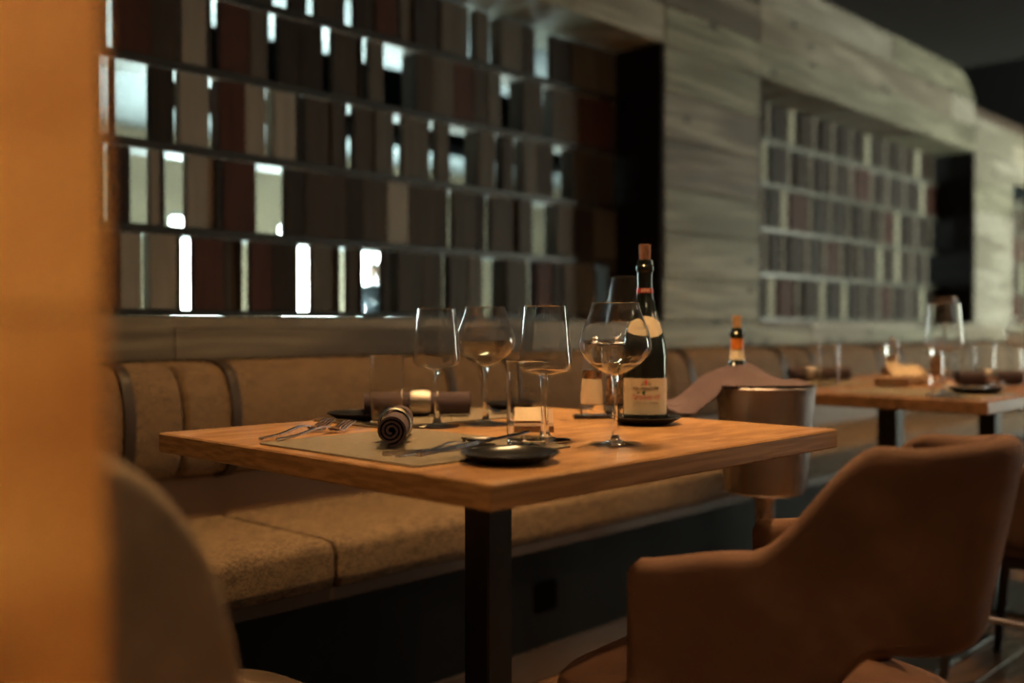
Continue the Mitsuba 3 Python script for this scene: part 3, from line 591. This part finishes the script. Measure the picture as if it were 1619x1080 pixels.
def knife_mesh(L=.225):
    handle = unary_union([sg.Polygon([(0, -.0045), (.09, -.0038), (.11, -.0032), (.11, .0032), (.09, .0038), (0, .0045)]), sg.Point(0, 0).buffer(.0046)])
    return sheet(handle, .0055, lambda x, y: 0 * x, .012), sheet(sg.Polygon([(.11, -.003), (.12, -.004), (.15, -.010), (L - .03, -.011), (L - .008, -.006), (L, .002), (L - .02, .0045), (.11, .0035)]), .0018, lambda x, y: .002 + 0 * x, .012)
def spoon_mesh():
    handle = unary_union([sg.Polygon([(0, -.0038), (.05, -.003), (.135, -.0024), (.15, -.004), (.15, .004), (.135, .0024), (.05, .003), (0, .0038)]), sg.Point(0, 0).buffer(.0039)])
    bowl = affinity.scale(sg.Point(.175, 0).buffer(1, 16), .033, .0205)
    p = unary_union([handle, bowl])
    zf = lambda x, y: .0015 + .008 * np.exp(-((x - .115) / .04) ** 2) + np.where(x > .14, .0055 * np.clip(((x - .175) / .033) ** 2 + (y / .0205) ** 2, 0, 1) + .0005, 0)
    return sheet(p, .0016, zf, .003)
def seg(m, p0, p1, L, z=MZ, flip=False, tilt=0.0):
    a = math.atan2(p1[1] - p0[1], p1[0] - p0[0]); m = m.copy()
    if flip: m.apply_transform(np.diag([1, -1, 1, 1.0])); m.invert()
    return xf(m, (p0[0], p0[1], z), a, ry=-tilt)
FORK, SPOON = fork_mesh(), spoon_mesh(); KH, KB = knife_mesh()
def fork(p0, p1, label, z=MZ, tilt=0.0): return tag(obj('fork', seg(FORK, p0, p1, .2, z, tilt=tilt), STEEL, None, 50), label, 'fork')
def spoon(p0, p1, label, z=MZ): return tag(obj('spoon', seg(SPOON, p0, p1, .2, z), STEEL, None, 50), label, 'spoon')
def knife(p0, p1, label, z=MZ, tilt=0.0, s=1.0):
    k = thing('knife', label, 'knife')
    obj('handle', seg(xf(KH, s=s), p0, p1, .2, z, tilt=tilt), STEEL, k, 40); obj('blade', seg(xf(KB, s=s), p0, p1, .2, z, tilt=tilt), DARKSTEEL, k, 40)
    return k
fork((.838, 1.303), (1.09, 1.400), 'steel fork on the near placemat, closer to the napkin roll')
fork((.826, 1.330), (1.05, 1.432), 'steel fork on the near placemat, farther from the napkin roll')
knife((.845, 1.053), (1.048, .985), 'steel dinner knife beside the spoon on the near placemat, handle toward the table end')
spoon((.842, 1.022), (1.067, 1.055), 'steel spoon lying between the dinner knife and the black plate')
knife((.838, .972), (.985, .972), 'butter knife resting across the black plate at the table corner', z=TZ + .0095, tilt=math.radians(4.0), s=.92)
put('plate', PLATE, BLACKPLATE, (.930, .902, TZ), 'small black bread plate at the near corner of the oak table, holding a butter knife', 'plate')
put('plate', PLATE, BLACKPLATE, (1.150, 1.505, MZ), 'small black bread plate behind the slim tumbler, on the bench side', 'plate')
knife((1.085, 1.556), (1.12, 1.36), 'dark table knife on the bench side placemat, beside the bread plate', s=.8)
fork((1.40, 1.555), (1.41, 1.35), 'steel fork by the end of the far napkin roll, on the bench side placemat')
put('plate', PLATE, BLACKPLATE, (1.545, 1.49, TZ), 'small black plate past the far napkin roll, on the bench side', 'plate')

# napkin rolls
def roll_mesh(L, r=.023):
    th = np.linspace(0, 2 * math.pi * 3.0, 150); rad = .004 + (r - .0055) * th / th[-1]
    line = sg.LineString(np.c_[rad * np.cos(th), rad * np.sin(th)])
    p = line.buffer(.0017, 3)
    m = prism(p, L); m.apply_transform(trimesh.transformations.rotation_matrix(math.pi / 2, [0, 1, 0])); m.apply_translation([-L / 2, 0, 0]); return m
def ring_mesh(w, r):
    h = w / 2
    o = [(r + .0005, -h), (r + .0022, -h * .8), (r + .0034, -h * .35), (r + .0034, h * .35), (r + .0022, h * .8), (r + .0005, h), (r - .0006, h), (r - .0006, -h)]
    m = lathe(o, 56, closed=True); m.apply_transform(trimesh.transformations.rotation_matrix(math.pi / 2, [0, 1, 0])); return m
def napkin_roll(c, ang, L, label, ringlabel, rw, ro=0.0, z=MZ):
    n = thing('napkin_roll', label, 'napkin'); r = .023
    obj('cloth', xf(roll_mesh(L), (c[0], c[1], z + r + .0032), ang), NAPKIN, n, 40)
    rg = tag(obj('napkin_ring', xf(ring_mesh(rw, r), (c[0] + ro * math.cos(ang), c[1] + ro * math.sin(ang), z + r + .0040), ang), RING, None, 45), ringlabel, 'napkin ring')
napkin_roll((.965, 1.178), math.atan2(.22, .205), .21, 'plum napkin roll lying on the near placemat, open end toward the viewer', 'steel ring round the near plum napkin roll', .030, -.01)
napkin_roll((1.265, 1.478), math.radians(-38), .205, 'plum napkin roll lying crosswise on the bench side placemat', 'shiny steel ring round the napkin roll on the bench side placemat', .040, .005)

# wooden block with slanted cream card
def card_block(loc, rz, label, s=1.0):
    b = thing('card_block', label, 'card holder'); a = lambda q: xf(q, loc, rz, s=s)
    prof = sg.Polygon([(-.027, 0), (.022, 0), (.027, .006), (.027, .034), (.012, .036), (-.022, .016), (-.027, .010)])
    m = prism(prof, .074); m.apply_transform([[0, 0, 1, -.037], [1, 0, 0, 0], [0, 1, 0, 0], [0, 0, 0, 1]])
    obj('wood_base', a(m), BLOCKWOOD, b)
    p2 = sg.Polygon([(-.0215, .0165), (.0115, .0363), (.010, .0385), (-.023, .0187)])
    m = prism(p2, .062); m.apply_transform([[0, 0, 1, -.034], [1, 0, 0, 0], [0, 1, 0, 0], [0, 0, 0, 1]])
    tag(obj('card', a(m), CARD, b), 'cream sloping card')
card_block((1.236, 1.148, TZ), math.radians(-46), 'small wooden block with a cream card, behind the tumbler on the oak table')
card_block((3.06, 1.262, TZ), math.radians(-46), 'upright cream card on a wooden block on the brown table', 1.55)
wb_ = put('wood_block', cat(bx(-.045, .045, -.025, .025, 0, .030, .004)), BLOCKWOOD, (2.895, 1.235, TZ), 'low wooden block beside the cream card on the brown table', 'wood block', smooth=False, rz=math.radians(-46))

# ------------------------------------------------------------------ ice bucket, bottle and cloth
IB = (1.91, 1.09)
ib = thing('ice_bucket', 'brushed steel wine bucket on a pole stand between the two tables', 'ice bucket')
a = lambda q: xf(q, (IB[0], IB[1], 0))
obj('bucket', a(lathe([(0, .572), (.078, .572), (.085, .578), (.0885, .60), (.093, .66), (.0985, .73), (.1035, .785), (.106, .7975), (.1045, .800), (.1015, .797), (.096, .73), (.0905, .66), (.086, .60), (.08, .585), (0, .582)], 72)), BRUSHED, ib, 35)
obj('pole', a(lathe([(0, .02), (.0205, .02), (.0205, .55), (.032, .571), (0, .571)], 40)), BRUSHED, ib, 35)
obj('stand_base', a(lathe([(0, 0), (.14, 0), (.142, .004), (.13, .012), (.03, .022), (0, .022)], 56)), BRUSHED, ib, 35)
B2 = (1.868, 1.134, .652); PH2 = math.atan2(-B2[1], -B2[0])
b2 = thing('wine_bottle', 'white wine bottle with orange capsule standing in the ice bucket', 'bottle')
at2 = lambda m: xf(m, B2, s=.92)
obj('body', at2(BM), BOTTLE, b2, 35)
tag(obj('cork', at2(lathe([(0, .289), (.0098, .289), (.0106, .322), (.0100, .3245), (0, .325)], 32)), CORK, b2, 40), 'pale cork')
tag(obj('capsule', at2(patch(BP, .246, .2715, PH2, 3.1, .0009)), CAPSULE, b2, 60), 'orange capsule band')
tag(obj('neck_label', at2(patch(BP, .222, .244, PH2, 2.4, .0008)), PAPER, b2, 60), 'cream neck label')
def cloth():
    R = np.array([FY, -FX]); D = np.array([FX, FY])
    us = np.linspace(-.212, .088, 46); vs = np.linspace(-1, 1, 34); rows = []
    ridge = lambda u: np.interp(u, [-.212, -.19, -.138, -.095, -.07, -.043, .004, .04, .088], [.766, .776, .812, .838, .853, .850, .826, .812, .804])
    front = lambda u: np.interp(u, [-.212, -.19, -.158, -.12, -.097, 0, .05, .088], [.752, .742, .744, .778, .801, .8035, .803, .8025])
    wide = lambda u: np.interp(u, [-.212, -.15, -.10, -.05, .03, .088], [.040, .058, .080, .096, .098, .058])
    for u in us:
        row = []
        for v in vs:
            w = wide(u); q = abs(v); s = q ** (1.15 if v < 0 else 1.0)
            z = ridge(u) * (1 - s) + front(u) * s + .006 * math.sin(v * 7 + u * 34) * (1 - s) * q ** .7 + .004 * math.sin(v * 3.0 - u * 60) * (1 - s)
            vv = v * w
            p = np.array(IB) + u * R + (vv + .01) * D; row.append((p[0], p[1], max(z, .7 if u < -.11 else .8025)))
        rows.append(row)
    V = np.array(rows); n, k = V.shape[:2]; V = V.reshape(-1, 3); F = []
    for i in range(n - 1):
        for j in range(k - 1):
            a0 = i * k + j; F += [(a0, a0 + 1, a0 + k + 1), (a0, a0 + k + 1, a0 + k)]
    m = trimesh.Trimesh(V, F, process=False); 
    if m.face_normals[:, 2].mean() < 0: m.invert()
    nn = m.vertex_normals; o = len(V); low = V - nn * .0025
    ring = [j for j in range(k)] + [i * k + k - 1 for i in range(1, n)] + [(n - 1) * k + j for j in range(k - 2, -1, -1)] + [i * k for i in range(n - 2, 0, -1)]
    f = m.faces.tolist(); g = f + [(x + o, z + o, y + o) for x, y, z in f]
    for i in range(len(ring)):
        p, q = ring[i], ring[(i + 1) % len(ring)]; g += [(p, p + o, q), (q, p + o, q + o)]
    mm = trimesh.Trimesh(np.vstack([V, low]), g, process=False); mm.fix_normals(); return mm
tag(obj('service_cloth', cloth(), MAUVE, None, 50), 'plum cloth draped over the ice bucket around the bottle neck', 'cloth')

# ------------------------------------------------------------------ ware on the brown table
put('wine_glass', xf(GOB['flared'], s=1.12), GLASS, (2.575, .965, TZ + .003), 'flared wine glass at the near end of the brown table', 'wine glass')
put('wine_glass', GOB['round'], GLASS, (3.52, 1.065, TZ + .0003), 'round wine glass at the far end of the brown table', 'wine glass')
put('tumbler', TUM, GLASS, (2.78, 1.375, TZ + .003), 'tumbler at the bench corner of the brown table, near the bucket', 'tumbler')
put('tumbler', TUM, GLASS, (3.30, 1.11, TZ + .0003), 'tumbler standing behind the napkin roll on the brown table', 'tumbler')
put('plate', plate_mesh(.072), BLACKPLATE, (2.74, .945, MZ), 'black plate at the near end of the brown table', 'plate')
spoon((2.66, .90), (2.86, .93), 'spoon lying across the black plate on the brown table', z=MZ + .016)
napkin_roll((3.12, 1.04), math.radians(-40), .2, 'plum napkin roll beyond the black plate on the brown table', 'steel ring round the napkin roll beyond the black plate on the brown table', .035, 0, TZ)
napkin_roll((2.98, 1.51), math.radians(-40), .2, 'plum napkin roll on the bench side of the brown table', 'steel ring round the bench side napkin roll of the brown table', .035, -.03, MZ)
put('plate', PLATE, BLACKPLATE, (3.75, 1.22, TZ), 'black plate far along the brown table', 'plate')
mill((3.13, 1.335, TZ), 'clear salt mill standing behind the cream card on the brown table', SALT, 'salt', .070)
mill((3.24, 1.235, TZ), 'clear pepper mill standing beyond the near wine glass of the brown table', PEPPER, 'peppercorns', .070)

# ------------------------------------------------------------------ person far behind the first screen
def bones(J, B, step=.02):
    out = None
    for a_, b_ in B:
        s1 = m3.Manifold.sphere(J[a_][3], 20).translate(J[a_][:3]); s2 = m3.Manifold.sphere(J[b_][3], 20).translate(J[b_][:3])
        h = m3.Manifold.batch_hull([s1, s2]); out = h if out is None else out + h
    q = out.to_mesh(); m = trimesh.Trimesh(q.vert_properties[:, :3], q.tri_verts); m = m.subdivide_to_size(step, max_iter=6)
    trimesh.smoothing.filter_taubin(m, iterations=12); return m
J = {'head': (.02, 0, 1.63, .088), 'chin': (.06, 0, 1.555, .05), 'nose': (.108, 0, 1.605, .012), 'neck': (0, 0, 1.5, .055), 'neck0': (-.01, 0, 1.42, .065), 'shl': (-.01, .17, 1.40, .055), 'shr': (-.01, -.17, 1.40, .055), 'chest': (0, 0, 1.25, .125), 'waist': (0, 0, 1.05, .115),
     'hipl': (0, .09, .93, .095), 'hipr': (0, -.09, .93, .095), 'knl': (.02, .1, .5, .058), 'knr': (.02, -.1, .5, .058), 'anl': (-.02, .1, .09, .042), 'anr': (-.02, -.1, .09, .042),
     'ell': (-.02, .235, 1.12, .042), 'elr': (-.02, -.235, 1.12, .042), 'wrl': (.12, .25, .90, .03), 'wrr': (.12, -.25, .90, .03), 'hal': (.17, .25, .84, .026), 'har': (.17, -.25, .84, .026), 'tol': (.14, .1, .035, .035), 'tor': (.14, -.1, .035, .035), 'hel': (-.05, .1, .04, .04), 'her': (-.05, -.1, .04, .04)}
for s_n, sy in (('l', 1), ('r', -1)):
    for k in range(4): J[f'f{s_n}{k}a'] = (.185 + .004 * k, sy * .25 + (k - 1.5) * .017, .815 - .003 * abs(k - 1.5), .0095); J[f'f{s_n}{k}b'] = (.215, sy * .25 + (k - 1.5) * .018, .755 + .008 * abs(k - 1.5), .008)
    J[f't{s_n}a'] = (.165, sy * .22, .86, .011); J[f't{s_n}b'] = (.20, sy * .215, .81, .009)
B = [('head', 'chin'), ('head', 'nose'), ('chin', 'nose'), ('head', 'neck'), ('neck', 'neck0'), ('neck0', 'shl'), ('neck0', 'shr'), ('neck0', 'chest'), ('shl', 'chest'), ('shr', 'chest'), ('chest', 'waist'), ('waist', 'hipl'), ('waist', 'hipr'), ('hipl', 'hipr')]
for s_n in 'lr': B += [('hip' + s_n, 'kn' + s_n), ('kn' + s_n, 'an' + s_n), ('an' + s_n, 'to' + s_n), ('an' + s_n, 'he' + s_n), ('he' + s_n, 'to' + s_n), ('sh' + s_n, 'el' + s_n), ('el' + s_n, 'wr' + s_n), ('wr' + s_n, 'ha' + s_n), ('wr' + s_n, f't{s_n}a'), (f't{s_n}a', f't{s_n}b')] + [('ha' + s_n, f'f{s_n}{k}a') for k in range(4)] + [(f'f{s_n}{k}a', f'f{s_n}{k}b') for k in range(4)]
pe = thing('person', 'person with dark hair and dark shirt standing before the bright window beyond the screen', 'person')
pp = lambda m: xf(m, (6.955, 8.87, 0), math.radians(225), s=.96)
obj('body', pp(bones(J, B)), SKIN, pe, 60)
g = lambda names, bs, k: bones({n: (*J[n][:3], J[n][3] + k) for n in names}, bs)
obj('shirt', pp(g(['neck0', 'shl', 'shr', 'chest', 'waist', 'hipl', 'hipr', 'ell', 'elr'], [('neck0', 'shl'), ('neck0', 'shr'), ('neck0', 'chest'), ('shl', 'chest'), ('shr', 'chest'), ('chest', 'waist'), ('waist', 'hipl'), ('waist', 'hipr'), ('shl', 'ell'), ('shr', 'elr')], .014)), SHIRT, pe, 60)
obj('trousers', pp(g(['waist', 'hipl', 'hipr', 'knl', 'knr', 'anl', 'anr'], [('waist', 'hipl'), ('waist', 'hipr'), ('hipl', 'hipr'), ('hipl', 'knl'), ('hipr', 'knr'), ('knl', 'anl'), ('knr', 'anr')], .012)), TROUSER, pe, 60)
obj('hair', pp(bones({'a': (-.005, 0, 1.668, .085), 'b': (-.045, 0, 1.60, .07), 'c': (.045, 0, 1.695, .055)}, [('a', 'b'), ('a', 'c')])), HAIR, pe, 60)

# ------------------------------------------------------------------ ceiling spot lamps
def downlight(loc, label, L, r=.05, depth=.10, tint=SPOT):
    d = thing('ceiling_spot', label, 'lamp', 'ceiling spot lamps over the tables'); a = lambda q: xf(q, loc)
    obj('housing', a(lathe([(r + .003, -depth), (r + .012, -depth), (r + .012, 0), (0, 0), (0, -.004), (r + .003, -.004)], 40, closed=False)), BLACKMETAL, d, 30)
    disc = lathe([(0, -.010), (r, -.010), (r, -.006), (0, -.006)], 40)
    obj('bulb', mikit.ply(a(disc), BLACKMETAL, False, emitter=emitter(L, tint)), None, d)
SL = 'black cylinder spot lamp on the ceiling above the tables'
for i, n in enumerate(('first', 'second', 'third')): downlight((1.10 + .22 * i, 1.22, CEIL), f'black cylinder spot lamp on the ceiling, {n} of the three over the oak table', L_TABLE / 3 * (.05 / .07) ** 2, .07, .14)
downlight((2.02, .25, CEIL), 'black cylinder spot lamp on the ceiling over the aisle beside the rust chair', L_TABLE * .55, .05, .09)
downlight((-.22, 1.0, CEIL), 'black cylinder spot lamp on the ceiling over the beige tub chair', L_TABLE * .34, .05, .09)
downlight((2.9, 1.22, CEIL), 'black cylinder spot lamp on the ceiling over the near end of the brown table', L_TABLE * .6)
downlight((4.4, 1.22, CEIL), 'black cylinder spot lamp on the ceiling beyond the brown table', L_TABLE * .4)
downlight((-.10, .20, CEIL), 'black deep spot lamp on the ceiling over the pine post', L_POST, .05, .15)

# pendant lamps farther back in the room, reflected in the glasses
for i, (x, y, z, n) in enumerate([(.15, -.55, 2.05, 'near the entrance'), (2.3, -.6, 2.0, 'before the daylight windows'), (4.6, -.3, 2.1, 'beyond the brown table')]):
    p = thing('pendant_lamp', f'pendant lamp of three short glowing tubes, {n}', 'lamp')
    obj('rod', bx(x - .006, x + .006, y - .006, y + .006, z + .02, CEIL), BLACKMETAL, p)
    obj('bar', bx(x - .14, x + .14, y - .012, y + .012, z, z + .02, .003), BLACKMETAL, p)
    for k in (-1, 0, 1):
        tb = xf(trimesh.creation.cylinder(radius=.008, height=.14, sections=16), (x + k * .1, y, z - .08))
        obj('bulb', mikit.ply(tb, BLACKMETAL, 40, emitter=emitter(L_PENDANT, (1, .74, .45))), None, p)
